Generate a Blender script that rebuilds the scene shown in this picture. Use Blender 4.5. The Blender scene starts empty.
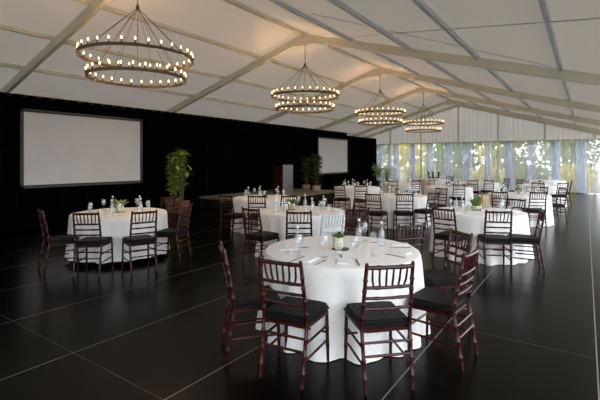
import bpy, bmesh, math, random
from mathutils import Vector, Matrix
PI = math.pi
C = bpy.context.scene.collection
R = random.Random(7)

# ------------------------------------------------------------------ materials
def mat(name, col, rough=.5, metal=0., spec=.5, **kw):
    m = bpy.data.materials.new(name); m.use_nodes = True
    b = m.node_tree.nodes['Principled BSDF']
    b.inputs['Base Color'].default_value = (*col, 1); b.inputs['Roughness'].default_value = rough
    b.inputs['Metallic'].default_value = metal; b.inputs['Specular IOR Level'].default_value = spec
    for k, v in kw.items(): b.inputs[k.replace('_', ' ')].default_value = v
    return m
def noisy(name, c1, c2, scale=8, rough=.5, metal=0., spec=.5, stretch=(1, 1, 1), bump=0.):
    m = mat(name, c1, rough, metal, spec); nt = m.node_tree; N = nt.nodes; L = nt.links
    b = N['Principled BSDF']
    tc = N.new('ShaderNodeTexCoord'); mp = N.new('ShaderNodeMapping'); mp.inputs['Scale'].default_value = stretch
    no = N.new('ShaderNodeTexNoise'); no.inputs['Scale'].default_value = scale; no.inputs['Detail'].default_value = 4
    cr = N.new('ShaderNodeValToRGB'); cr.color_ramp.elements[0].color = (*c1, 1); cr.color_ramp.elements[1].color = (*c2, 1)
    cr.color_ramp.elements[0].position = .35; cr.color_ramp.elements[1].position = .65
    L.new(tc.outputs['Object'], mp.inputs['Vector']); L.new(mp.outputs[0], no.inputs['Vector'])
    L.new(no.outputs['Fac'], cr.inputs[0]); L.new(cr.outputs[0], b.inputs['Base Color'])
    if bump:
        bp = N.new('ShaderNodeBump'); bp.inputs['Strength'].default_value = bump
        L.new(no.outputs['Fac'], bp.inputs['Height']); L.new(bp.outputs[0], b.inputs['Normal'])
    return m
def mixed(name, parts):
    """parts: list of (kind, colour, weight/rough) folded left to right with mix factors"""
    m = bpy.data.materials.new(name); m.use_nodes = True; nt = m.node_tree; N = nt.nodes; L = nt.links
    N.remove(N['Principled BSDF']); out = N['Material Output']; cur = None
    for kind, col, fac in parts:
        n = N.new('ShaderNodeBsdf' + kind); n.inputs['Color'].default_value = (*col, 1)
        if kind == 'Glossy': n.inputs['Roughness'].default_value = .08
        if cur is None: cur = n
        else:
            mx = N.new('ShaderNodeMixShader'); mx.inputs[0].default_value = fac
            L.new(cur.outputs[0], mx.inputs[1]); L.new(n.outputs[0], mx.inputs[2]); cur = mx
    L.new(cur.outputs[0], out.inputs['Surface'])
    return m

M = {}
M['wood'] = noisy('mahogany', (.026, .0032, .003), (.048, .0058, .0052), 14, .26, spec=.35, stretch=(1, 1, .2))
M['pale'] = noisy('pale_paint', (.50, .55, .63), (.58, .63, .7), 10, .25)  # glare on one mahogany chair, put into its frame colour
M['cushion'] = noisy('black_vinyl', (.0055, .0055, .006), (.009, .009, .0095), 30, .6, spec=.12)
M['cloth'] = noisy('white_linen', (.825, .828, .83), (.865, .868, .87), 40, .85, spec=.15)
M['frame'] = noisy('tent_aluminium', (.58, .545, .44), (.64, .605, .50), 3, .5, .15)
M['purlin'] = noisy('purlin_grey', (.46, .48, .51), (.54, .56, .59), 3, .45, .1)
M['dark'] = mat('dark_iron', (.13, .09, .055), .5, .4)
M['drape'] = noisy('black_velour', (.0007, .0007, .0008), (.0014, .0014, .0016), 3, .85, spec=.03)
M['screen'] = noisy('screen_vinyl', (.58, .58, .585), (.61, .61, .615), 1.5, .7, spec=.2)
M['black'] = mat('black_metal', (.012, .012, .012), .45)
M['stage'] = noisy('stage_deck', (.16, .135, .11), (.22, .19, .155), 5, .6)
M['skirt'] = noisy('stage_skirt', (.014, .010, .008), (.024, .018, .014), 4, .85, spec=.1)
M['redwood'] = noisy('lectern_red', (.028, .0035, .0035), (.042, .005, .005), 6, .35, stretch=(1, 1, .2))
M['silver'] = noisy('lectern_silver', (.12, .12, .13), (.155, .155, .165), 3, .35, .3)
M['wicker'] = noisy('wicker', (.22, .13, .075), (.34, .21, .13), 40, .8, stretch=(.4, .4, 2), bump=.4)
M['terra'] = noisy('terracotta', (.17, .07, .035), (.22, .095, .05), 9, .7)
M['tanpot'] = noisy('tan_pot', (.34, .26, .18), (.42, .33, .24), 12, .8)
M['darkpot'] = mat('dark_pot', (.02, .02, .022), .5)
M['whitepot'] = noisy('white_marbled_pot', (.72, .70, .60), (.50, .46, .34), 24, .5)
M['soil'] = noisy('soil', (.02, .012, .008), (.05, .03, .02), 40, .95)
M['leaf'] = noisy('leaf_bright', (.28, .42, .05), (.46, .58, .11), 5, .5)
M['leafdark'] = noisy('leaf_dark', (.045, .075, .022), (.09, .13, .04), 5, .45)
M['succ'] = noisy('succulent', (.055, .11, .022), (.11, .19, .045), 30, .5)
M['bowl_leaf'] = noisy('bowl_leaf', (.07, .13, .025), (.14, .22, .05), 30, .5)
M['succpale'] = noisy('succulent_pale', (.20, .26, .10), (.30, .36, .17), 30, .55)
M['stem'] = noisy('plant_stem', (.10, .07, .035), (.16, .11, .06), 10, .8)
M['coaster'] = noisy('slate_coaster', (.045, .035, .03), (.075, .06, .05), 12, .6)
M['glass'] = mixed('thin_glass', [('Transparent', (.97, .98, .99), 0), ('Glossy', (1, 1, 1), .07), ('Diffuse', (.8, .83, .85), .05)])
M['cap'] = mat('white_stopper', (.8, .8, .8), .4)
M['water'] = mixed('bottle_water', [('Transparent', (.95, .97, .98), 0), ('Glossy', (1, 1, 1), .06), ('Diffuse', (.8, .83, .85), .10)])
M['steel'] = mat('cutlery_steel', (.30, .30, .31), .25, .9)
M['napkin'] = noisy('napkin', (.82, .82, .82), (.87, .87, .88), 30, .9, spec=.1)
M['tan'] = noisy('tan_block', (.42, .29, .17), (.50, .36, .22), 9, .7, stretch=(4, 4, .6))
M['vase'] = mat('dark_vase_glass', (.03, .045, .03), .2)
M['sheer'] = mixed('sheer_voile', [('Transparent', (.97, .98, 1), 0), ('Translucent', (.66, .69, .75), .27), ('Diffuse', (.78, .80, .86), .11)])
M['liner'] = mixed('gable_liner', [('Diffuse', (.72, .70, .68), 0), ('Translucent', (.8, .78, .76), .14)])
M['roof'] = mixed('tent_membrane', [('Diffuse', (.58, .505, .40), 0), ('Translucent', (.84, .785, .71), .058)])
M['side'] = mixed('side_membrane', [('Diffuse', (.72, .71, .7), 0), ('Translucent', (.8, .8, .8), .10)])
M['front'] = mixed('front_membrane', [('Diffuse', (.72, .71, .7), 0), ('Translucent', (.85, .85, .85), .36)])  # for the added end wall, translucency set for the frontal light
M['bark'] = noisy('bark', (.07, .05, .035), (.12, .09, .06), 6, .9)
M['tleaf1'] = mixed('tree_leaf_olive', [('Diffuse', (.16, .19, .08), 0), ('Translucent', (.42, .46, .17), .5)])
M['tleaf2'] = mixed('tree_leaf_green', [('Diffuse', (.09, .14, .06), 0), ('Translucent', (.26, .36, .13), .5)])
M['tleaf3'] = mixed('tree_leaf_yellow', [('Diffuse', (.38, .35, .08), 0), ('Translucent', (.85, .75, .2), .55)])
M['lawn'] = noisy('gravel_ground', (.15, .14, .125), (.24, .225, .20), 2, .9)
bm_ = mat('candle_bulb', (1, .8, .5), .4); b = bm_.node_tree.nodes['Principled BSDF']
b.inputs['Emission Color'].default_value = (1, .62, .28, 1); b.inputs['Emission Strength'].default_value = 6
M['bulb'] = bm_

def floor_mat():
    m = mat('black_floor_panels', (.01, .01, .01), .3); nt = m.node_tree; N = nt.nodes; L = nt.links; bs = N['Principled BSDF']
    tc = N.new('ShaderNodeTexCoord'); sp = N.new('ShaderNodeSeparateXYZ'); L.new(tc.outputs['Object'], sp.inputs[0])
    def math_(op, a, bb=None):
        n = N.new('ShaderNodeMath'); n.operation = op
        for i, v in enumerate((a, bb)):
            if v is None: continue
            if isinstance(v, (int, float)): n.inputs[i].default_value = v
            else: L.new(v, n.inputs[i])
        return n.outputs[0]
    def seam(o, period, phase, w):
        t = math_('ADD', o, -phase + period * 40 + period / 2); t = math_('MODULO', t, period)
        t = math_('SUBTRACT', t, period / 2); t = math_('ABSOLUTE', t); return math_('LESS_THAN', t, w)
    s1 = seam(sp.outputs['X'], 1.233, .075, .0055); s2 = seam(sp.outputs['Y'], 2.44, 1.80, .004)
    no = N.new('ShaderNodeTexNoise'); no.inputs['Scale'].default_value = 1.3; no.inputs['Detail'].default_value = 6
    L.new(tc.outputs['Object'], no.inputs['Vector'])
    cr = N.new('ShaderNodeValToRGB'); e = cr.color_ramp.elements
    e[0].color = (.0012, .0010, .0007, 1); e[1].color = (.0026, .0021, .0014, 1); e[0].position = .3; e[1].position = .7
    L.new(no.outputs['Fac'], cr.inputs[0])
    def mixc(fac, a, col):
        n = N.new('ShaderNodeMix'); n.data_type = 'RGBA'; L.new(fac, n.inputs[0]); L.new(a, n.inputs[6]); n.inputs[7].default_value = (*col, 1); return n.outputs[2]
    c = mixc(s2, cr.outputs[0], (.05, .047, .042)); c = mixc(s1, c, (.15, .143, .13)); L.new(c, bs.inputs['Base Color'])
    mr = N.new('ShaderNodeMapRange'); mr.inputs['To Min'].default_value = .22; mr.inputs['To Max'].default_value = .26
    L.new(no.outputs['Fac'], mr.inputs['Value']); L.new(mr.outputs[0], bs.inputs['Roughness'])
    bs.inputs['Specular IOR Level'].default_value = .09
    return m
M['floor'] = floor_mat()

# ------------------------------------------------------------------ mesh helpers
def mesh(name, bm, m, smooth=True):
    bmesh.ops.recalc_face_normals(bm, faces=bm.faces[:])
    me = bpy.data.meshes.new(name); bm.to_mesh(me); bm.free(); me.materials.append(M[m] if isinstance(m, str) else m)
    if smooth:
        for p in me.polygons: p.use_smooth = True
        try: me.set_sharp_from_angle(angle=math.radians(38))
        except Exception: pass
    return me
def link(name, me, parent=None, loc=(0, 0, 0), rot=(0, 0, 0)):
    o = bpy.data.objects.new(name, me); C.objects.link(o); o.location = loc; o.rotation_euler = rot
    if parent is not None: o.parent = parent
    return o
def obj(name, bm, m, parent=None, smooth=True, loc=(0, 0, 0), rot=(0, 0, 0)): return link(name, mesh(name, bm, m, smooth), parent, loc, rot)
def tag(o, label, cat, group=None, kind=None):
    o['label'] = label; o['category'] = cat
    if group: o['group'] = group
    if kind: o['kind'] = kind
    return o
def struct(o): o['kind'] = 'structure'; return o
def thing(name, loc, rotz, label, cat, group=None):
    return tag(link(name, None, None, loc, (0, 0, rotz)), label, cat, group)
def add_box(bm, lo, hi, bev=0.):
    r = bmesh.ops.create_cube(bm, size=1)['verts']
    for v in r: v.co = Vector([(lo[i] + hi[i]) / 2 + v.co[i] * (hi[i] - lo[i]) for i in range(3)])
    if bev: bmesh.ops.bevel(bm, geom=list({e for v in r for e in v.link_edges}), offset=bev, segments=2, affect='EDGES')
    return bm
def box(lo, hi, bev=0.): return add_box(bmesh.new(), lo, hi, bev)
def add_tube(bm, pts, rad, n=8):
    pts = [Vector(p) for p in pts]; rings = []
    rad = rad if isinstance(rad, (list, tuple)) else [rad] * len(pts)
    for i, p in enumerate(pts):
        d = (pts[min(i + 1, len(pts) - 1)] - pts[max(i - 1, 0)]).normalized()
        a = d.cross(Vector((0, 0, 1)) if abs(d.z) < .9 else Vector((1, 0, 0))).normalized(); bb = d.cross(a)
        rings.append([bm.verts.new(p + (a * math.cos(2 * PI * k / n) + bb * math.sin(2 * PI * k / n)) * rad[i]) for k in range(n)])
    for r0, r1 in zip(rings, rings[1:]):
        for k in range(n): bm.faces.new((r0[k], r0[(k + 1) % n], r1[(k + 1) % n], r1[k]))
    bm.faces.new(rings[0]); bm.faces.new(rings[-1][::-1]); return bm
def tube(pts, rad, n=8): return add_tube(bmesh.new(), pts, rad, n)
def lathe(prof, n=16, wob=None):
    bm = bmesh.new(); rings = []
    for r, z in prof:
        if r < 1e-5: rings.append([bm.verts.new((0, 0, z))])
        else: rings.append([bm.verts.new((r * math.cos(2 * PI * k / n), r * math.sin(2 * PI * k / n), z)) for k in range(n)])
    for a, c in zip(rings, rings[1:]):
        for k in range(n):
            k2 = (k + 1) % n
            if len(a) == 1 and len(c) > 1: bm.faces.new((a[0], c[k2], c[k]))
            elif len(c) == 1 and len(a) > 1: bm.faces.new((a[k], a[k2], c[0]))
            elif len(a) > 1: bm.faces.new((a[k], a[k2], c[k2], c[k]))
    return bm
def beam(name, p, q, w, h, m):
    """rectangular beam between two points, w across, h deep"""
    p, q = Vector(p), Vector(q); d = (q - p).normalized(); s = d.cross(Vector((0, 0, 1)))
    s = s.normalized() if s.length > 1e-3 else Vector((1, 0, 0)); u = s.cross(d).normalized(); bm = bmesh.new()
    vs = [bm.verts.new(e + s * a * w / 2 + u * c * h / 2) for e in (p, q) for a, c in ((-1, -1), (1, -1), (1, 1), (-1, 1))]
    for f in ((0, 1, 2, 3), (7, 6, 5, 4), (0, 4, 5, 1), (1, 5, 6, 2), (2, 6, 7, 3), (3, 7, 4, 0)): bm.faces.new([vs[i] for i in f])
    bmesh.ops.bevel(bm, geom=bm.edges[:], offset=min(w, h) * .08, segments=1, affect='EDGES')
    return struct(obj(name, bm, m))

# ------------------------------------------------------------------ the tent
RX, RZ, SL = -6.26, 5.05, .29                      # ridge line, height, roof pitch
EL, ER = -13.6, 1.08                               # eaves
GY, FY = 25.6, -5.4
def rz(x): return RZ - SL * abs(x - RX)
bm = bmesh.new(); add_box(bm, (EL - .5, FY - .5, -.08), (ER + .3, GY + .6, 0)); struct(obj('floor', bm, 'floor', smooth=False))
bm = bmesh.new(); add_box(bm, (-70, -50, -.3), (60, 95, -.1)); o = struct(obj('ground_exterior', bm, 'lawn', smooth=False))
# roof membrane: two pitches with a slight sag between the frames
RAF = [4.21, 9.18, 14.04, 18.86, 23.6]
ys = [FY, -3, -.6, 1.85, 4.21, 6.7, 9.18, 11.6, 14.04, 16.45, 18.86, 21.2, 23.6, GY + .15]
xs = [EL + (RX - EL) * k / 10 for k in range(11)] + [RX + (ER - RX) * k / 10 for k in range(1, 11)]
bm = bmesh.new(); g = []
for yy in ys:
    sag = 0 if any(abs(yy - r) < .1 for r in RAF) else .035
    g.append([bm.verts.new((x, yy, rz(x) + .10 - (sag if 0 < k % 2 else 0) * (1 if k % 10 else 0))) for k, x in enumerate(xs)])
for a, c in zip(g, g[1:]):
    for k in range(len(xs) - 1): bm.faces.new((a[k], a[k + 1], c[k + 1], c[k]))
struct(obj('ceiling', bm, 'roof'))
n_ = 0
def trim(p, q, w, h, m):
    global n_; n_ += 1
    return beam('trim_%d' % n_, p, q, w, h, m)
for Y in RAF:                                     # frames: two sloping rafters, an eave leg each side, ridge plate
    trim((RX, Y, rz(RX) - .07), (EL + .1, Y, rz(EL + .1) - .07), .095, .19, 'frame')
    trim((RX, Y, rz(RX) - .07), (ER - .1, Y, rz(ER - .1) - .07), .095, .19, 'frame')
    trim((EL + .1, Y, 0), (EL + .1, Y, rz(EL)), .1, .16, 'frame'); trim((ER - .1, Y, 0), (ER - .1, Y, rz(ER) - .08), .1, .16, 'frame')
    trim((RX - .25, Y, RZ - .21), (RX + .25, Y, RZ - .21), .11, .12, 'frame')
for k in range(-5, 6):                            # purlins along the tent
    x = RX + k * 1.468
    if abs(k) == 5: x -= .12 * k / 5
    trim((x, FY, rz(x) + .025), (x, GY, rz(x) + .025), .062 if k else .085, .085, 'purlin' if k > 0 else 'frame')
tag(obj('brace_cable', tube([(-5.98, 9.40, 4.95), (0.86, 5.00, 2.97)], .008, 6), 'purlin'), 'thin bracing cable running from the first ridge joint down to the eave above the aisle', 'cable')
tag(obj('brace_cable', tube([(-4.32, 6.59, 4.47), (-0.54, 8.98, 3.41)], .008, 6), 'purlin'), 'thin bracing cable meeting the first rafter beside its outer purlin joint', 'cable')
# gable end
for x in (-10.55, -8.35, RX, -4.02, -1.8, .36):
    yy = GY - .50 if x in (-8.35, -4.02) else GY
    trim((x, yy, 2.78 if x == RX else 0), (x, yy, rz(x) + .04), .075, .075, 'frame')
trim((EL, GY - .02, 2.75), (ER, GY - .02, 2.75), .075, .075, 'frame')
trim((RX, GY, rz(RX) - .06), (EL, GY, rz(EL) - .06), .08, .15, 'frame'); trim((RX, GY, rz(RX) - .06), (ER, GY, rz(ER) - .06), .08, .15, 'frame')
bm = bmesh.new(); prev = None; nx = 340          # pleated gable lining
for k in range(nx + 1):
    x = EL + (ER - EL) * k / nx; yy = GY + .10 + .022 * math.sin(k * 1.15) + .012 * math.sin(k * .41)
    cur = (bm.verts.new((x, yy, 2.77)), bm.verts.new((x, yy, rz(x) + .12)))
    if prev: bm.faces.new((prev[0], cur[0], cur[1], prev[1]))
    prev = cur
struct(obj('wall_back', bm, 'liner'))
bm = bmesh.new(); add_box(bm, (EL - .04, FY, 0), (EL, GY, rz(EL) + .1)); struct(obj('wall_left', bm, 'side', smooth=False))
bm = bmesh.new(); a = [bm.verts.new(p) for p in ((EL, FY, 0), (ER, FY, 0), (ER, FY, rz(ER) + .1), (RX, FY, RZ + .1), (EL, FY, rz(EL) + .1))]; bm.faces.new(a)  # unseen end wall behind the camera, added to cut frontal light
struct(obj('wall_front', bm, 'front', smooth=False))
# sheer curtains along the gable, one hanging panel after another
def sheer(i, x0, x1, amp, freq, ph):
    bm = bmesh.new(); prev = None; n = 90; zs = (.03, .8, 1.7, 2.6, 2.76)
    for k in range(n + 1):
        u = k / n; edge = min(u, 1 - u) * 2; a = amp * (1.3 - 1.0 * edge)
        # S-folds: the cloth doubles back on itself near the tied edges
        t = (u + .8 * math.sin(2 * PI * u) / (2 * PI)) * freq * 2 * PI + ph
        x = x0 + (x1 - x0) * u + .05 * (1 - edge) * math.sin(2 * t + .5); yy = a * math.sin(t) + .3 * a * math.sin(2.3 * t + 1)
        cur = [bm.verts.new((x, GY - .32 + yy * (1 - .5 * z / 2.76) + .185 * (i % 2), z)) for z in zs]
        if prev:
            for j in range(len(zs) - 1): bm.faces.new((prev[j], cur[j], cur[j + 1], prev[j + 1]))
        prev = cur
    return obj('sheer_curtain', bm, 'sheer')
edges = [-12.3 + 1.10 * k for k in range(13)]
where = ['beside the end of the black drape', 'behind the two far potted palms', 'just past the far palms', 'below the end chandelier, drape side', 'directly below the end chandelier',
         'just past the end chandelier, window side', 'under the ridge post, densely gathered and bluish', 'beside the ridge post, bluish and folded', 'next to the long post, drape side', 'next to the long post, aisle side',
         'behind the fourth aisle-row table', 'ending above the bare aisle floor']
for i in range(12):
    dense = i in (6, 7)
    tag(sheer(i, edges[i] - .19, edges[i + 1] + .19, .065 if dense else .055, 20 if dense else 13, R.random() * 6), 'floor-length sheer white curtain panel ' + where[i], 'curtain', 'sheer curtains on the gable end')
    if dense: pass
# ------------------------------------------------------------------ trees outside
def tree(x, y, h, cr, m, label, n=420, hz=.45):
    t = thing('tree', (x, y, -.1), 0, label, 'tree', 'trees beyond the gable curtains')
    bm = tube([(0, 0, 0), (.1, .05, h * .35), (.0, .1, h * .75)], [.16, .13, .05], 8)
    for k in range(6):
        a = k * 1.05 + R.random(); z = h * (.3 + .07 * k); add_tube(bm, [(.05, .05, z), (math.cos(a) * cr * .6, math.sin(a) * cr * .6, z + h * .16)], [.05, .02], 5)
    obj('trunk', bm, 'bark', t)
    bm = bmesh.new()
    for k in range(n):
        while True:
            p = Vector((R.uniform(-1, 1), R.uniform(-1, 1), R.uniform(-1, 1)))
            if .2 < p.length < 1: break
        p = Vector((p.x * cr, p.y * cr, h * (1 - hz) + p.z * h * hz)); s = R.uniform(.14, .30)
        a = Vector((R.gauss(0, 1), R.gauss(0, 1), R.gauss(0, 1))).normalized(); bb = a.orthogonal().normalized()
        vs = [bm.verts.new(p + v) for v in (a * s, bb * s * .5 + a * .1 * s, -a * s, -bb * s * .5)]
        f = bm.faces.new((vs[0], vs[1], vs[2])); bm.faces.new((vs[0], vs[2], vs[3]))
    obj('crown', bm, m, t)
kinds = [('tleaf1', 'olive'), ('tleaf2', 'mid green'), ('tleaf3', 'yellow green'), ('tleaf2', 'mid green'), ('tleaf1', 'olive')]
for k in range(7):
    mm, nm = kinds[k % 5]
    tree(-17.5 + 3.35 * k, 30.6, 4.6 + R.random() * 1.0, 1.55, mm, 'leafy %s tree growing outside just beyond the sheer gable curtains' % nm, 640)
for k in range(6):
    mm, nm = kinds[(k * 2 + 1) % 5]
    tree(-19 + 4.3 * k, 35.4, 6.2 + R.random(), 2.0, mm, 'taller %s tree growing outside, further beyond the gable curtains' % nm, 760, .48)
for k in range(9):
    tree(-16.2 + 2.25 * k, 27.6, 1.3 + .5 * R.random(), 1.0, 'tleaf3' if k % 2 else 'tleaf1', 'low %s shrub growing outside at the foot of the gable curtains' % ('yellow green' if k % 2 else 'olive'), 200, .5)
# ------------------------------------------------------------------ black drape, screens, stage
DX = -11.5
def drape(y0, y1, z1, label, seed, DX=DX):
    rr = random.Random(seed); bm = bmesh.new(); prev = None; y = y0; k = 0
    while y <= y1 + 1e-6:
        x = DX + .05 * math.sin(k * 1.02 + rr.random() * .5) + rr.uniform(-.012, .012)
        cur = [bm.verts.new((DX + (x - DX) * s, y, z)) for z, s in ((.001, 1.3), (1.2, 1.1), (z1 - .15, .9), (z1, .5))]
        if prev:
            for j in range(3): bm.faces.new((prev[j], cur[j], cur[j + 1], prev[j + 1]))
        prev = cur; y += .055; k += 1
    t = thing('black_drape', (0, 0, 0), 0, label, 'curtain')
    obj('fabric', bm, 'drape', t); obj('top_rail', tube([(DX - .03, y0, z1 - .04), (DX - .03, y1, z1 - .04)], .02, 6), 'black', t)
    for k in range(int((y1 - y0) / 3) + 1): obj('post', tube([(DX - .12, y0 + .05 + k * 3, 0), (DX - .12, y0 + .05 + k * 3, z1 - .05)], .022, 6), 'black', t)
drape(-5.2, 21.5, 3.30, 'long black pleated drape behind the stage and both screens', 3)
drape(21.15, 25.32, 3.14, 'shorter and slightly lower black drape ending beside the sheer curtains', 5, DX + .07)
def screen(y0, y1, z0, z1, label):
    t = thing('projection_screen', (DX + .2, (y0 + y1) / 2, 0), 0, label, 'screen'); w = (y1 - y0) / 2
    obj('screen_surface', box((-.012, -w + .07, z0 + .07), (.012, w - .07, z1 - .07)), 'screen', t, False)
    bm = bmesh.new()
    for lo, hi in (((-.03, -w, z0), (.03, -w + .08, z1)), ((-.03, w - .08, z0), (.03, w, z1)), ((-.03, -w, z0), (.03, w, z0 + .08)), ((-.03, -w, z1 - .08), (.03, w, z1))): add_box(bm, lo, hi, .008)
    obj('border_frame', bm, 'black', t)
    for y in (-w * .8, w * .8): obj('leg', tube([(-.05, y, 0), (-.05, y, z0 + .3)], .02, 8), 'drape', t)
screen(4.34, 7.70, .975, 2.935, 'big white projection screen in a black frame beside the tall palms')
screen(17.85, 21.1, .945, 2.90, 'smaller-looking white projection screen far along the drape, past the lectern')
SX0, SX1, SY0, SY1, SZ = DX + .12, -8.75, 10.06, 15.6, .38
t = thing('stage', ((SX0 + SX1) / 2, (SY0 + SY1) / 2, 0), 0, 'low brown-topped stage platform with dark skirt standing against the black drape', 'stage')
hx, hy = (SX1 - SX0) / 2, (SY1 - SY0) / 2
obj('deck', box((-hx, -hy, SZ - .07), (hx, hy, SZ), .01), 'stage', t)
bm = bmesh.new(); loop = []
per = [(-hx, -hy), (hx, -hy), (hx, hy), (-hx, hy)]
for (ax, ay), (bx, by) in zip(per, per[1:]):
    L_ = math.hypot(bx - ax, by - ay); n = int(L_ / .04); nx_, ny_ = (by - ay) / L_, -(bx - ax) / L_
    for k in range(n):
        u = k / n; d = -.03 + .014 * math.sin(k * 1.1); loop.append((ax + (bx - ax) * u + nx_ * d, ay + (by - ay) * u + ny_ * d))
pv = None
for x, y in loop:
    cur = (bm.verts.new((x, y, .01)), bm.verts.new((x, y, SZ - .06)))
    if pv: bm.faces.new((pv[0], cur[0], cur[1], pv[1]))
    pv = cur
obj('skirt', bm, 'skirt', t)
# lectern
t = thing('lectern', (-9.79, 12.9, SZ), 0, 'tall lectern with dark red side and silver front standing on the stage', 'lectern')
bm = bmesh.new()
pr = [(-.21, 0), (.24, 0), (.24, 1.10), (-.21, .985)]
def prism(pr, y0, y1):
    bm = bmesh.new(); a = [bm.verts.new((x, y0, z)) for x, z in pr]; c = [bm.verts.new((x, y1, z)) for x, z in pr]
    bm.faces.new(a); bm.faces.new(c[::-1])
    for k in range(len(pr)): bm.faces.new((a[k], a[(k + 1) % len(pr)], c[(k + 1) % len(pr)], c[k]))
    return bm
obj('side_panel', prism(pr, -.32, -.29), 'redwood', t, False); obj('side_panel', prism(pr, .29, .32), 'redwood', t, False)
obj('front_panel', box((.24, -.325, 0), (.275, .325, 1.12), .006), 'silver', t)
obj('top_panel', prism([(-.25, .972), (.24, 1.104), (.24, 1.13), (-.25, .998)], -.325, .325), 'redwood', t, False)
obj('shelf', box((-.18, -.29, .7), (.24, .29, .73)), 'redwood', t, False)
obj('plinth', box((-.21, -.29, 0), (.24, .29, .08)), 'redwood', t, False)

# ------------------------------------------------------------------ potted plants
def add_leaf(bm, p, d, ln, w, droop=.3):
    d = Vector(d).normalized(); s = d.cross(Vector((0, 0, 1)))
    s = s.normalized() if s.length > 1e-3 else Vector((1, 0, 0)); n = 4; pv = None
    for k in range(n + 1):
        u = k / n; c = Vector(p) + d * ln * u - Vector((0, 0, droop * ln * u * u)); ww = w * math.sin(PI * min(.97, .08 + u * .9)) * .5
        cur = (bm.verts.new(c - s * ww + Vector((0, 0, .15 * ww))), bm.verts.new(c - Vector((0, 0, .15 * ww))), bm.verts.new(c + s * ww + Vector((0, 0, .15 * ww))))
        if pv:
            bm.faces.new((pv[0], pv[1], cur[1], cur[0])); bm.faces.new((pv[1], pv[2], cur[2], cur[1]))
        pv = cur
def pot(prof, m, t):
    obj('pot', lathe(prof, 24), m, t); zt = max(z for r, z in prof); rt = max(r for r, z in prof if z > zt - .03)
    obj('soil', lathe([(rt * .92, zt - .035), (0, zt - .03)], 18), 'soil', t)
    return zt
def bushy(loc, z, prof, pm, label, lm, z0, z1, rad, n, ln, w, up=.4, name='potted_plant', stems=5, cat='plant', lean=(0, 0), fr=0):
    t = thing(name, (*loc, z), 0, label, cat); zt = pot(prof, pm, t)
    bs = bmesh.new(); bl = bmesh.new()
    for s in range(stems):
        a = s * 2 * PI / stems + .4; rr = rad * .45
        top = Vector((math.cos(a) * rr + lean[0], math.sin(a) * rr + lean[1], z1 * R.uniform(.86, 1.0) - .06))
        base = Vector((math.cos(a) * .05, math.sin(a) * .05, zt - .04)); mid = base.lerp(top, .5) + Vector((0, 0, .05))
        add_tube(bs, [base, mid, top], [.014, .011, .006], 6)
        for k in range(n // stems):
            u = R.random() ** .8; q = base.lerp(mid, u * 2) if u < .5 else mid.lerp(top, u * 2 - 1)
            if q.z < z0: q.z = z0 + R.random() * (top.z - z0)
            aa = R.random() * 2 * PI; add_leaf(bl, q, (math.cos(aa), math.sin(aa), R.uniform(up - .5, up + .4)), ln * R.uniform(.7, 1.2), w * R.uniform(.8, 1.2))
    for k in range(fr):                           # long feathery fronds
        a = 2 * PI * k / fr + R.random() * .5; out = rad * R.uniform(.9, 1.5); tip = Vector((math.cos(a) * out, math.sin(a) * out, zt + (z1 - zt) * R.uniform(.35, 1)))
        pv = Vector((0, 0, zt)); pts = [pv, Vector((tip.x * .3, tip.y * .3, zt + (tip.z - zt) * .65)), Vector((tip.x * .7, tip.y * .7, zt + (tip.z - zt) * 1.0)), tip - Vector((0, 0, .06))]
        add_tube(bs, pts, [.010, .008, .006, .003], 5)
        for j in range(22):
            u = .25 + .75 * j / 22; i = min(2, int(u * 3)); q = pts[i].lerp(pts[i + 1], u * 3 - i); d = (pts[i + 1] - pts[i]).normalized(); sd = d.cross(Vector((0, 0, 1))).normalized() * (1 if j % 2 else -1)
            add_leaf(bl, q, d * .7 + sd + Vector((0, 0, .1)), ln * .9, w * .45, .4)
    obj('stems', bs, 'stem', t); obj('foliage', bl, lm, t)
bushy((-10.95, 8.6), 0, [(0, 0), (.20, 0), (.25, .2), (.27, .46), (.24, .47), (.23, .42), (0, .42)], 'wicker', 'tall bushy green plant in a tan wicker pot against the black drape', 'leaf', .62, 1.98, .27, 330, .24, .085, .35, 'potted_plant', 7)
bushy((-10.42, 8.5), 0, [(0, 0), (.17, 0), (.22, .2), (.25, .40), (.22, .41), (.21, .37), (0, .37)], 'terra', 'tall feathery palm in a reddish pot beside the wicker-potted plant', 'leaf', .7, 2.06, .25, 150, .22, .06, .5, 'potted_palm', 5, fr=9)
lowpot = [(0, 0), (.15, 0), (.19, .08), (.19, .20), (.165, .21), (.16, .17), (0, .17)]
bushy((-10.29, 15.3), SZ, lowpot, 'tanpot', 'dark-leaved rubber plant in a low tan pot on the stage, next to the lectern', 'leafdark', .35, 1.56, .30, 200, .22, .12, .3, 'potted_plant', 5)
bushy((-9.65, 15.15), SZ, lowpot, 'tanpot', 'dark-leaved rubber plant in a low tan pot at the stage corner before the small screen', 'leafdark', .25, 1.62, .32, 230, .22, .12, .3, 'potted_plant', 5)
dp = [(0, 0), (.13, 0), (.18, .3), (.2, .42), (.17, .43), (.16, .38), (0, .38)]
bushy((-10.85, 24.2), 0, dp, 'darkpot', 'bright leafy plant in a dark pot at the end of the black drape', 'leaf', .7, 1.55, .42, 90, .34, .16, .3, 'potted_plant', 5)
bushy((-10.35, 24.55), 0, [(r * .9, z * .8) for r, z in dp], 'darkpot', 'slim palm in a dark pot before the sheer curtains', 'leaf', .6, 1.45, .25, 40, .26, .05, .7, 'potted_palm', 4, fr=6)

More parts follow.
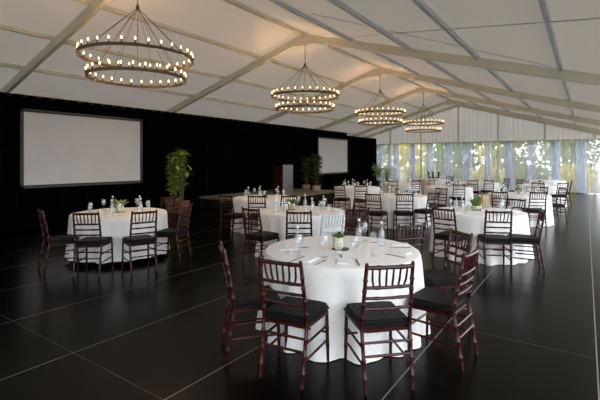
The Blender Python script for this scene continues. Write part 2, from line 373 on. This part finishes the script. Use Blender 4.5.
# ------------------------------------------------------------------ chandeliers
def ring_band(r, z, h=.065, w=.03): return lathe([(r - w / 2, z - h / 2), (r + w / 2, z - h / 2), (r + w / 2, z + h / 2), (r - w / 2, z + h / 2), (r - w / 2, z - h / 2)], 72)
R1, R2, N1, N2 = .907, .785, 30, 28
CM = {}
CM['upper_ring'] = mesh('upper_ring', ring_band(R1, 0, .047, .022), 'dark'); CM['lower_ring'] = mesh('lower_ring', ring_band(R2, -.34, .047, .022), 'dark')
CM['candle'] = mesh('candle', lathe([(0, .0), (.022, .0), (.025, .009), (.012, .012), (.011, .054), (0, .055)], 8), 'dark')
CM['bulb'] = mesh('bulb', lathe([(0, .052), (.007, .055), (.0125, .070), (.011, .083), (.0045, .098), (0, .105)], 7), 'bulb')
HUB = .865
CM['hub'] = mesh('hub', lathe([(0, HUB + .045), (.022, HUB + .045), (.033, HUB), (.022, HUB - .045), (0, HUB - .045)], 12), 'dark')
def chandelier(Y, label):
    z = 3.39; t = thing('chandelier', (RX, Y, z), 0, label, 'chandelier', 'two-tier ring chandeliers along the ridge')
    for n in ('upper_ring', 'lower_ring', 'hub'): link(n, CM[n], t)
    top = RZ - .05 - z
    obj('drop_rod', tube([(0, 0, HUB), (0, 0, top)], .009, 6), 'dark', t)
    obj('ceiling_mount', lathe([(0, top - .22), (.022, top - .22), (.065, top - .19), (.065, top - .16), (.03, top - .05), (.02, top), (0, top)], 12), 'dark', t)
    for k in range(8):
        a = k * PI / 4 + .2; obj('suspension_rod', tube([(0, 0, HUB), (R1 * math.cos(a), R1 * math.sin(a), .02)], .005, 5), 'dark', t)
    for k in range(6):
        a = k * PI / 3; obj('suspension_wire', tube([(0, 0, HUB), (R2 * math.cos(a), R2 * math.sin(a), -.33)], .0033, 5), 'dark', t)
    for r, n, zz in ((R1, N1, .02), (R2, N2, -.32)):
        for k in range(n):
            a = 2 * PI * k / n; c = link('candle', CM['candle'], t, (r * math.cos(a), r * math.sin(a), zz)); link('bulb', CM['bulb'], c)
            if k % 3 == 0:                        # the flame of every third bulb carries the lamp
                l = bpy.data.lights.new('candle_lamp', 'POINT'); l.energy = 68; l.color = (1, .62, .31); l.shadow_soft_size = .012
                link('candle_lamp', l, c, (0, 0, .077))
for Y, lb in ((4.18, 'big two-ring iron candle chandelier hanging before the big screen'), (9.26, 'second two-ring candle chandelier, hanging above the lectern'),
              (14.22, 'third two-ring candle chandelier, hanging above the small screen'), (19.15, 'last two-ring candle chandelier, hanging before the sheer curtains')): chandelier(Y, lb)

# ------------------------------------------------------------------ tables and cloths
TH = .76
TABLES = {  # key: x, y, cloth label
 'front': (-2.03, 3.66, 'white floor-length cloth over the big foremost round table'),
 'mid2': (-4.2, 6.1, 'white cloth on the second middle-row table, directly behind the foremost one'),
 'scr': (-6.62, 4.08, 'white cloth on the round table under the big screen'),
 'lec': (-6.42, 7.75, 'white cloth on the round table in front of the lectern'),
 'bowl': (-1.57, 7.8, 'white cloth on the aisle table carrying the white bowl plant'),
 'mid3': (-4.05, 10.25, 'white cloth on the third middle-row table, past the pale chair'),
 'small': (-6.44, 12.7, 'white cloth on the table below the small far screen'),
 'r3': (-1.5, 12.4, 'bluish-lit white cloth on the aisle table behind the bowl plant'),
 'r4': (-1.4, 17.6, 'white cloth on the fourth aisle-row table before the sheer curtains'),
 'mid4': (-3.9, 14.6, 'white cloth on the fourth middle-row table'),
 'l4': (-6.3, 16.4, 'white cloth on the far table near the two small potted palms'),
 'mid5': (-3.7, 18.5, 'white cloth on the last middle-row table'),
 'r5': (-1.5, 22.0, 'white cloth on the last aisle-row table'),
 'l5': (-6.3, 21.0, 'white cloth on the farthest table, with the dark vases'),
}
def cloth(seed, hem=.007):
    rr = random.Random(seed); n = 200; rt = .762; bm = bmesh.new(); p1, p2, p3 = (rr.random() * 6 for _ in range(3)); nf = rr.choice((15, 16, 17))
    def fold(a): return .5 * math.sin(nf * a + p1 + .8 * math.sin(3 * a + p3)) + .3 * math.sin((nf - 5) * a + p2) + .2 * math.sin((nf + 9) * a + p3)
    rows = [(.30, TH + .004, 0), (.60, TH + .004, 0), (.745, TH + .004, 0), (rt, TH, 0), (rt + .008, TH - .015, .0), (rt + .012, TH - .08, .010), (rt + .014, TH - .2, .020), (rt + .019, TH - .38, .034), (rt + .028, TH - .58, .056), (rt + .036, hem, .074)]
    rings = [[bm.verts.new((0, 0, TH + .004))]]
    for r, z, am in rows:
        rings.append([bm.verts.new(((r + am * fold(2 * PI * k / n)) * math.cos(2 * PI * k / n), (r + am * fold(2 * PI * k / n)) * math.sin(2 * PI * k / n), z)) for k in range(n)])
    for k in range(n): bm.faces.new((rings[0][0], rings[1][k], rings[1][(k + 1) % n]))
    for a, c in zip(rings[1:], rings[2:]):
        for k in range(n): bm.faces.new((a[k], c[k], c[(k + 1) % n], a[(k + 1) % n]))
    return bm
for i, (k, (x, y, lb)) in enumerate(TABLES.items()):
    tag(obj('tablecloth', cloth(i + 11, .085 if k == 'scr' else .007), 'cloth', loc=(x, y, 0)), lb, 'tablecloth')

# ------------------------------------------------------------------ chairs
def post(sx):   # rear leg that runs on up as the back post, with bamboo knots
    pts, rad = [], []
    def at(z):
        if z < .45: u = z / .45; return (sx * (.178 + .007 * u), -.250 + .070 * u, z)
        u = (z - .45) / .48; return (sx * (.185 - .012 * u), -.18 - .075 * u - .01 * u * u, z)
    knots = (.10, .22, .34, .52, .62, .72, .80)
    zs = [0, .02, .05]
    for kz in knots: zs += [kz - .012, kz - .006, kz, kz + .006, kz + .012]
    zs += [.45, .88, .915, .93]
    for z in sorted(zs):
        pts.append(at(z)); r = .0145 if z > .04 else .0125
        if any(abs(z - k) < .002 for k in knots): r = .0195
        elif any(abs(z - k) < .008 for k in knots): r = .0175
        if z == .93: r = .009
        rad.append(r)
    return tube(pts, rad, 8)
def bx_(z):      # back plane y at height z
    u = (z - .45) / .48; return -.18 - .075 * u - .01 * u * u
def hw(z): return .185 - .012 * (z - .45) / .48
def fleg(sx):
    pts, rad = [], []
    for z in (.43, .30, .288, .276, .16, .148, .136, .03, 0): pts.append((sx * (.188 - .01 * (1 - z / .43) + .016 * (1 - z / .43)), .185 + .012 * (1 - z / .43), z)); rad.append(.0185 if abs(z - .288) < .001 or abs(z - .148) < .001 else (.0145 if z > .05 else .012))
    return tube(pts, rad, 8)
def rail(z, r, knots=True):
    pts, rad = [], []
    for k in range(13):
        u = -1 + k / 6; pts.append((u * hw(z), bx_(z) - .014 * (1 - u * u), z)); rad.append(r * (1.25 if k in (3, 9) else 1))
    return tube(pts, rad, 8)
CH = []
CH.append(('leg', mesh('leg', post(-1), 'wood'), 0)); CH.append(('leg', mesh('leg', post(1), 'wood'), 0))
CH.append(('leg', mesh('leg', fleg(-1), 'wood'), 0)); CH.append(('leg', mesh('leg', fleg(1), 'wood'), 0))
def seatpoly(s): return [(-.192 * s, -.185 * s), (.192 * s, -.185 * s), (.205 * s, .19 * s), (.12 * s, .212 * s), (-.12 * s, .212 * s), (-.205 * s, .19 * s)]
def slab(poly, z0, z1, bev):
    bm = bmesh.new(); a = [bm.verts.new((x, y, z0)) for x, y in poly]; c = [bm.verts.new((x, y, z1)) for x, y in poly]
    bm.faces.new(a[::-1]); bm.faces.new(c)
    for k in range(len(poly)): bm.faces.new((a[k], a[(k + 1) % len(poly)], c[(k + 1) % len(poly)], c[k]))
    if bev: bmesh.ops.bevel(bm, geom=[e for e in bm.edges], offset=bev, segments=3, affect='EDGES')
    return bm
CH.append(('seat_frame', mesh('seat_frame', slab(seatpoly(.98), .402, .430, .006), 'wood'), 0))
CH.append(('seat_cushion', mesh('seat_cushion', slab(seatpoly(1.06), .428, .492, .027), 'cushion'), 1))
for z, r in ((.895, .0155), (.745, .0125), (.665, .0115), (.585, .0115)): CH.append(('back_rail', mesh('back_rail', rail(z, r), 'wood'), 0))
for k in range(6):
    u = -.72 + k * 1.44 / 5; sp = u * .88
    CH.append(('spindle', mesh('spindle', tube([(sp * hw(.745), bx_(.745) - .012 * (1 - u * u), .745), (u * hw(.8), bx_(.8) - .012 * (1 - u * u), .8), (u * 1.05 * hw(.895), bx_(.895) - .012 * (1 - u * u), .893)], [.007, .0085, .007], 6), 'wood'), 0))
def st(p, q): return mesh('stretcher', tube([p, ((p[0] + q[0]) / 2, (p[1] + q[1]) / 2, (p[2] + q[2]) / 2), q], [.009, .0105, .009], 6), 'wood')
for s in (-1, 1):
    for z in (.18, .30): CH.append(('stretcher', st((s * .181, -.250 + .070 * z / .45, z), (s * .191, .19, z + .01)), 0))
CH.append(('stretcher', st((-.19, .19, .25), (.19, .19, .25)), 0)); CH.append(('stretcher', st((-.18, -.222, .25), (.18, -.222, .25)), 0)); CH.append(('stretcher', st((-.185, -.205, .34), (.185, -.205, .34)), 0))
GLARE_PALE = {}
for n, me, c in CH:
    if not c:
        m2 = me.copy(); m2.materials.clear(); m2.materials.append(M['pale']); GLARE_PALE[me.name] = m2  # frame parts recoloured with the painted glare
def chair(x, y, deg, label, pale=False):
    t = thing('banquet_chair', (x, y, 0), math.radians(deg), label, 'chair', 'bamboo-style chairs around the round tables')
    for n, me, c in CH: link(n, GLARE_PALE[me.name] if pale and not c else me, t)
CHAIRS = [
     ('front', -2.4, 2.73, 320, 'seen side-on at the foremost table, at its lectern-facing edge'),
     ('front', -1.9, 2.68, 8, 'turned away at the foremost table, one along from the side-on chair'),
     ('front', -1.33, 2.96, 45, 'turned away at the foremost table, square in front of the cutlery'),
     ('front', -1.03, 3.59, 85, 'closest to the bare aisle floor at the foremost table'),
     ('front', -1.24, 4.28, 138, 'half hidden behind the aisle-side chair of the foremost table'),
     ('front', -1.87, 4.8, 55, 'at the far side of the foremost table, only its back showing'),
     ('mid2', -3.57, 5.13, 33, 'directly behind the foremost table, back to its plant pot'),
     ('mid2', -4.26, 5.07, 357, 'turned to the second middle-row table, lectern behind it'),
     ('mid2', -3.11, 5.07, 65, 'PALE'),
     ('mid2', -3.07, 5.89, 46, 'beside the pale chair at the second middle-row table'),
     ('mid2', -3.75, 7.1, 156, 'on the window side of the second middle-row table, facing the lectern'),
     ('scr', -6.57, 3.07, 347, 'side-on at the table under the big screen, end by the black drape'),
     ('scr', -6.0, 3.28, 38, 'turned away under the bottom edge of the big screen'),
     ('scr', -5.56, 3.74, 72, 'turned away under the corner of the big screen'),
     ('scr', -5.69, 4.45, 112, 'side-on by the drape-side potted palm'),
     ('scr', -6.84, 5.06, 193, 'facing out in front of the wicker plant pot'),
     ('lec', -6.37, 6.61, 2, 'side-on at the lectern table, standing before the stage end'),
     ('lec', -5.89, 6.89, 32, 'turned away at the lectern table, middle of its three chairs'),
     ('lec', -5.43, 7.21, 62, 'turned away directly below the lectern'),
     ('bowl', -1.77, 6.77, 349, 'turned away at the bowl-plant table, nearer the black drape'),
     ('bowl', -1.16, 6.89, 24, 'turned away at the bowl-plant table, nearer the aisle'),
     ('bowl', -0.79, 7.17, 104, 'side-on with leaning back at the bowl-plant table by the aisle'),
     ('bowl', -1.21, 8.74, 159, 'behind the leaning aisle chair of the bowl-plant table'),
     ('r3', -1.67, 11.11, 352, 'next to the tan wooden block, at the third aisle-row table'),
     ('r3', -1.04, 11.45, 26, 'turned away at the third aisle-row table'),
     ('r3', -1.14, 13.34, 159, 'on the far window side of the third aisle-row table'),
     ('r3', -0.72, 13.13, 125, 'side-on by the aisle at the third aisle-row table'),
     ('mid3', -3.95, 8.78, 4, 'turned away at the third middle-row table, drape side'),
     ('mid3', -3.46, 9.16, 29, 'turned away at the third middle-row table, centred on its cloth'),
     ('mid3', -3.15, 9.82, 64, 'reddish and side-on at the third middle-row table'),
     ('mid3', -3.31, 11.16, 162, 'reddish, on the far window side of the third middle-row table'),
     ('small', -6.28, 11.37, 7, 'turned away below the small far screen'),
     ('small', -5.6, 11.27, 30, 'turned away just past the edge of the small far screen'),
     ('r4', -0.69, 18.32, 93, 'edge-on, last toward the aisle of all the far chairs'),
     ('r4', -0.78, 16.69, 34, 'angled beside the bluish cloth of the fourth aisle-row table'),
     ('r4', -1.34, 16.25, 2, 'turned away at the fourth aisle-row table'),
     ('r4', -1.99, 18.41, 216, 'on the drape side of the fourth aisle-row table'),
     ('mid4', -3.4, 13.73, 30, 'turned away at the fourth middle-row table'),
     ('mid5', -3.57, 16.89, 5, 'turned away at the last middle-row table, drape side'),
     ('mid5', -3.22, 17.61, 28, 'turned away at the last middle-row table, nearer the aisle'),
     ('mid5', -2.94, 19.15, 130, 'side-on at the last middle-row table, facing the drape'),
     ('l4', -5.87, 14.59, 13, 'turned away at the far table beside the potted palms'),
     ('l4', -5.55, 15.72, 48, 'angled on the window side of the far table beside the palms'),
     ('l5', -5.92, 19.55, 15, 'turned away by the dark vases at the farthest table'),
     ('l5', -5.52, 20.37, 51, 'window side of the farthest table, by the sheer curtains'),
]
for k, x, y, deg, lb in CHAIRS:
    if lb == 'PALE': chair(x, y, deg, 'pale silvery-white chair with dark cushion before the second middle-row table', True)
    else: chair(x, y, deg, 'mahogany black-cushioned chair ' + lb)

# ------------------------------------------------------------------ tableware
Z0 = TH + .004
G = {}
G['bottle'] = mesh('bottle', lathe([(0, 0), (.034, 0), (.036, .006), (.036, .12), (.030, .15), (.014, .185), (.0135, .222), (.016, .224), (.016, .232), (0, .232)], 14), 'glass')
G['stopper'] = mesh('stopper', lathe([(0, .232), (.014, .232), (.016, .24), (.014, .256), (0, .26)], 10), 'cap')
G['water'] = mesh('water', lathe([(0, .005), (.033, .005), (.033, .115), (.02, .155), (0, .155)], 12), 'water')
G['tumbler'] = mesh('water_glass', lathe([(0, 0), (.030, 0), (.038, .11), (.036, .11), (.029, .008), (0, .008)], 14), 'glass')
G['wineglass'] = mesh('wine_glass', lathe([(0, 0), (.034, .0), (.033, .004), (.005, .008), (.004, .085), (.022, .098), (.038, .13), (.039, .16), (.031, .20), (.0295, .20), (.0375, .16), (.0365, .131), (.02, .101), (0, .094)], 14), 'glass')
G['coaster'] = mesh('coaster', lathe([(0, 0), (.085, 0), (.088, .004), (.085, .008), (0, .008)], 24), 'coaster')
G['napkin'] = mesh('napkin', add_box(box((-.06, -.1, 0), (.06, .1, .006), .002), (-.055, -.095, .006), (.05, .09, .011), .002), 'napkin')
def knife_bm():
    bm = box((-.006, -.11, .001), (.006, .0, .007), .0015); add_box(bm, (-.009, .0, .002), (.008, .11, .0045), .001); return bm
G['knife'] = mesh('table_knife', knife_bm(), 'steel')
def fork_bm():
    bm = box((-.005, -.1, .001), (.005, .04, .006), .001); add_box(bm, (-.012, .04, .002), (.012, .055, .006), .001)
    for k in range(4): add_box(bm, (-.012 + k * .0065, .055, .002), (-.0085 + k * .0065, .1, .005))
    return bm
G['fork'] = mesh('table_fork', fork_bm(), 'steel')
def put(n, x, y, label, cat, key, rot=0., grp=None):
    o = link(n, G[key], None, (x, y, Z0), (0, 0, rot)); return tag(o, label, cat, grp)
def bottle(x, y, label, grp=None):
    o = put('water_bottle', x, y, label, 'bottle', 'bottle', 0, grp); link('stopper', G['stopper'], o); link('water', G['water'], o); return o
def table_plant(x, y, label, prof, lm, n, h, w, coaster_dx=0, pm='whitepot', clabel='', spread=.05, out=.5):
    tag(link('coaster', G['coaster'], None, (x + coaster_dx, y - coaster_dx * .3, Z0)), clabel, 'coaster')
    t = thing('potted_plant', (x, y, Z0 + .008), 0, label, 'plant'); zt = pot(prof, pm, t); bl = bmesh.new()
    for k in range(n):
        a = R.random() * 2 * PI; rr = spread * math.sqrt(R.random()); add_leaf(bl, (math.cos(a) * rr, math.sin(a) * rr, zt - .02), (math.cos(a) * out, math.sin(a) * out, 1.0 * R.uniform(.4, 1.2)), h * R.uniform(.6, 1.1), w, .15)
    obj('foliage', bl, lm, t)
cyl = [(0, 0), (.046, 0), (.052, .01), (.052, .115), (.046, .12), (.044, .105), (0, .105)]
cube_ = [(0, 0), (.06, 0), (.065, .10), (.057, .105), (.055, .09), (0, .09)]
bowl_ = [(0, 0), (.05, 0), (.08, .025), (.092, .06), (.085, .075), (.077, .065), (0, .06)]
# foremost table, piece by piece
fx, fy, _ = TABLES['front']
table_plant(-2.06, 3.64, 'small green succulent in a marbled white pot on the foremost table', cyl, 'succ', 70, .06, .02, .035, clabel='dark slate coaster under the marbled pot on the foremost table')
bottle(-2.03, 4.05, 'stoppered water bottle beside the wine glass at the far rim of the foremost table')
bottle(-1.76, 4.03, 'stoppered water bottle standing alone toward the aisle on the foremost table')
bottle(-2.31, 3.28, 'stoppered water bottle by the drape-side place of the foremost table')
put('wine_glass', -2.03, 4.19, 'wine glass behind the far-rim bottle on the foremost table', 'glass', 'wineglass')
put('wine_glass', -2.20, 3.16, 'wine glass in front of the drape-side bottle on the foremost table', 'glass', 'wineglass')
put('wine_glass', -1.98, 3.25, 'wine glass between pot and camera-side edge of the foremost table', 'glass', 'wineglass')
put('wine_glass', -1.72, 3.36, 'wine glass at the cutlery-laid place of the foremost table', 'glass', 'wineglass')
put('water_glass', -2.37, 3.18, 'short water glass by the drape-side bottle of the foremost table', 'glass', 'tumbler')
put('water_glass', -1.93, 3.42, 'short water glass just before the marbled pot of the foremost table', 'glass', 'tumbler')
put('water_glass', -1.62, 3.55, 'short water glass toward the aisle on the foremost table', 'glass', 'tumbler')
put('water_glass', -1.90, 4.14, 'short water glass at the far rim of the foremost table', 'glass', 'tumbler')
put('napkin', -1.76, 3.20, 'folded white napkin at the cutlery-laid place of the foremost table', 'napkin', 'napkin', .55)
put('napkin', -2.46, 3.34, 'folded white napkin at the drape-side place of the foremost table', 'napkin', 'napkin', -.7)
put('napkin', -2.04, 3.08, 'folded white napkin at the camera-side place of the foremost table', 'napkin', 'napkin', .1)
put('napkin', -1.48, 3.82, 'folded white napkin at the aisle-side place of the foremost table', 'napkin', 'napkin', 1.4)
put('napkin', -1.62, 4.18, 'folded white napkin at the far aisle corner of the foremost table', 'napkin', 'napkin', 2.2)
put('table_fork', -1.90, 3.06, 'steel fork beside the camera-side napkin on the foremost table', 'fork', 'fork', .1)
put('table_fork', -1.84, 3.32, 'steel fork before the pot on the foremost table', 'fork', 'fork', .6)
put('table_fork', -2.40, 3.44, 'steel fork at the drape-side place of the foremost table', 'fork', 'fork', -.7)
put('table_knife', -1.63, 3.23, 'steel knife at the cutlery-laid place of the foremost table', 'knife', 'knife', .6)
put('table_knife', -1.46, 3.66, 'steel knife at the aisle-side place of the foremost table', 'knife', 'knife', 1.35)
put('table_knife', -1.56, 4.05, 'steel knife at the far aisle corner of the foremost table', 'knife', 'knife', 2.1)
put('table_knife', -2.14, 3.05, 'steel knife beside the camera-side napkin on the foremost table', 'knife', 'knife', .05)
# the other tables
SETS = {'mid2': 'on the second middle-row table', 'scr': 'on the table under the big screen', 'lec': 'on the lectern table', 'bowl': 'on the bowl-plant table', 'mid3': 'on the third middle-row table',
        'small': 'on the table below the small screen', 'r3': 'on the third aisle-row table', 'r4': 'on the fourth aisle-row table', 'mid4': 'on the fourth middle-row table', 'l4': 'on the far table by the small palms', 'mid5': 'on the last middle-row table', 'l5': 'on the farthest table'}
for k, ph in SETS.items():
    x, y, _ = TABLES[k]; rr = random.Random(k); a0 = rr.random() * 6
    for i in range(5):
        a = a0 + i * 2 * PI / 5
        if i < 4: bottle(x + .40 * math.cos(a), y + .40 * math.sin(a), 'clear stoppered water bottle ' + ph, 'water bottles ' + ph)
        put('wine_glass', x + .47 * math.cos(a + .3), y + .47 * math.sin(a + .3), 'clear wine glass ' + ph, 'glass', 'wineglass', 0, 'wine glasses ' + ph)
        put('water_glass', x + .50 * math.cos(a - .3), y + .50 * math.sin(a - .3), 'clear water glass ' + ph, 'glass', 'tumbler', 0, 'water glasses ' + ph)
        put('napkin', x + .60 * math.cos(a + .05), y + .60 * math.sin(a + .05), 'folded white napkin ' + ph, 'napkin', 'napkin', a + PI / 2, 'napkins ' + ph)
    if k == 'bowl': table_plant(x - .05, y + .1, 'leafy bright green plant in a round white bowl on an aisle table', bowl_, 'bowl_leaf', 60, .20, .05, 0, 'whitepot', 'dark slate coaster under the white bowl plant', .055, .3)
    elif k == 'scr': table_plant(x, y, 'pale succulent in a square-looking white pot on the table under the big screen', cube_, 'succpale', 60, .17, .06, 0, 'whitepot', 'dark slate coaster under the pale succulent', .035)
    elif k == 'mid2': table_plant(x - .2, y - .05, 'leafy green plant in a small pot on the second middle-row table', cyl, 'succ', 60, .12, .05, 0, 'tanpot', 'dark slate coaster on the second middle-row table', .05)
    elif k == 'l5':
        G['vase'] = mesh('vase', lathe([(0, 0), (.05, 0), (.06, .1), (.045, .28), (.06, .34), (.05, .34), (.03, .28), (0, .02)], 14), 'vase')
        for i, dx in enumerate((-.3, -.1, .15)): put('dark_vase', x + dx, y + .1 * i, 'tall dark glass vase on the farthest table', 'vase', 'vase', 0, 'dark vases on the farthest table')
    elif k in ('r3', 'mid3', 'r4', 'mid4', 'lec', 'small'): table_plant(x, y, 'small green succulent in a pot ' + ph, cyl, 'succ', 40, .09, .04, 0, 'tanpot' if k != 'lec' else 'darkpot', 'dark slate coaster under the succulent ' + ph, .04)
t = thing('table_block', (-1.56, 8.33, Z0), .6, 'upright tan wooden block standing behind the white bowl plant', 'block')
obj('block', box((-.062, -.04, .012), (.062, .04, .25), .006), 'tan', t); obj('foot', box((-.075, -.055, 0), (.075, .055, .014), .003), 'tan', t)

# ------------------------------------------------------------------ light, camera
w = bpy.data.worlds.new('overcast_sky'); bpy.context.scene.world = w; w.use_nodes = True
bg = w.node_tree.nodes['Background']; bg.inputs[0].default_value = (.93, .965, 1.0, 1); bg.inputs[1].default_value = 3.5
cam = bpy.data.cameras.new('camera'); co = bpy.data.objects.new('camera', cam); C.objects.link(co)
cam.sensor_fit = 'HORIZONTAL'; cam.sensor_width = 36; cam.lens = 412 / 600 * 36; cam.shift_y = -39 / 600; cam.clip_end = 300
yaw = math.atan2(286, 412); co.location = (0, 0, 1.65); co.rotation_euler = (PI / 2, 0, yaw)
sc = bpy.context.scene; sc.camera = co
sc.view_settings.view_transform = 'Standard'; sc.view_settings.look = 'None'; sc.view_settings.gamma = 1; sc.view_settings.exposure = 0.24
try: sc.view_settings.use_curve_mapping = False
except Exception: pass
try:
    sc.cycles.use_denoising = True; sc.cycles.max_bounces = 8; sc.cycles.transparent_max_bounces = 16; sc.cycles.diffuse_bounces = 5
    sc.cycles.sample_clamp_indirect = 6
except Exception: pass
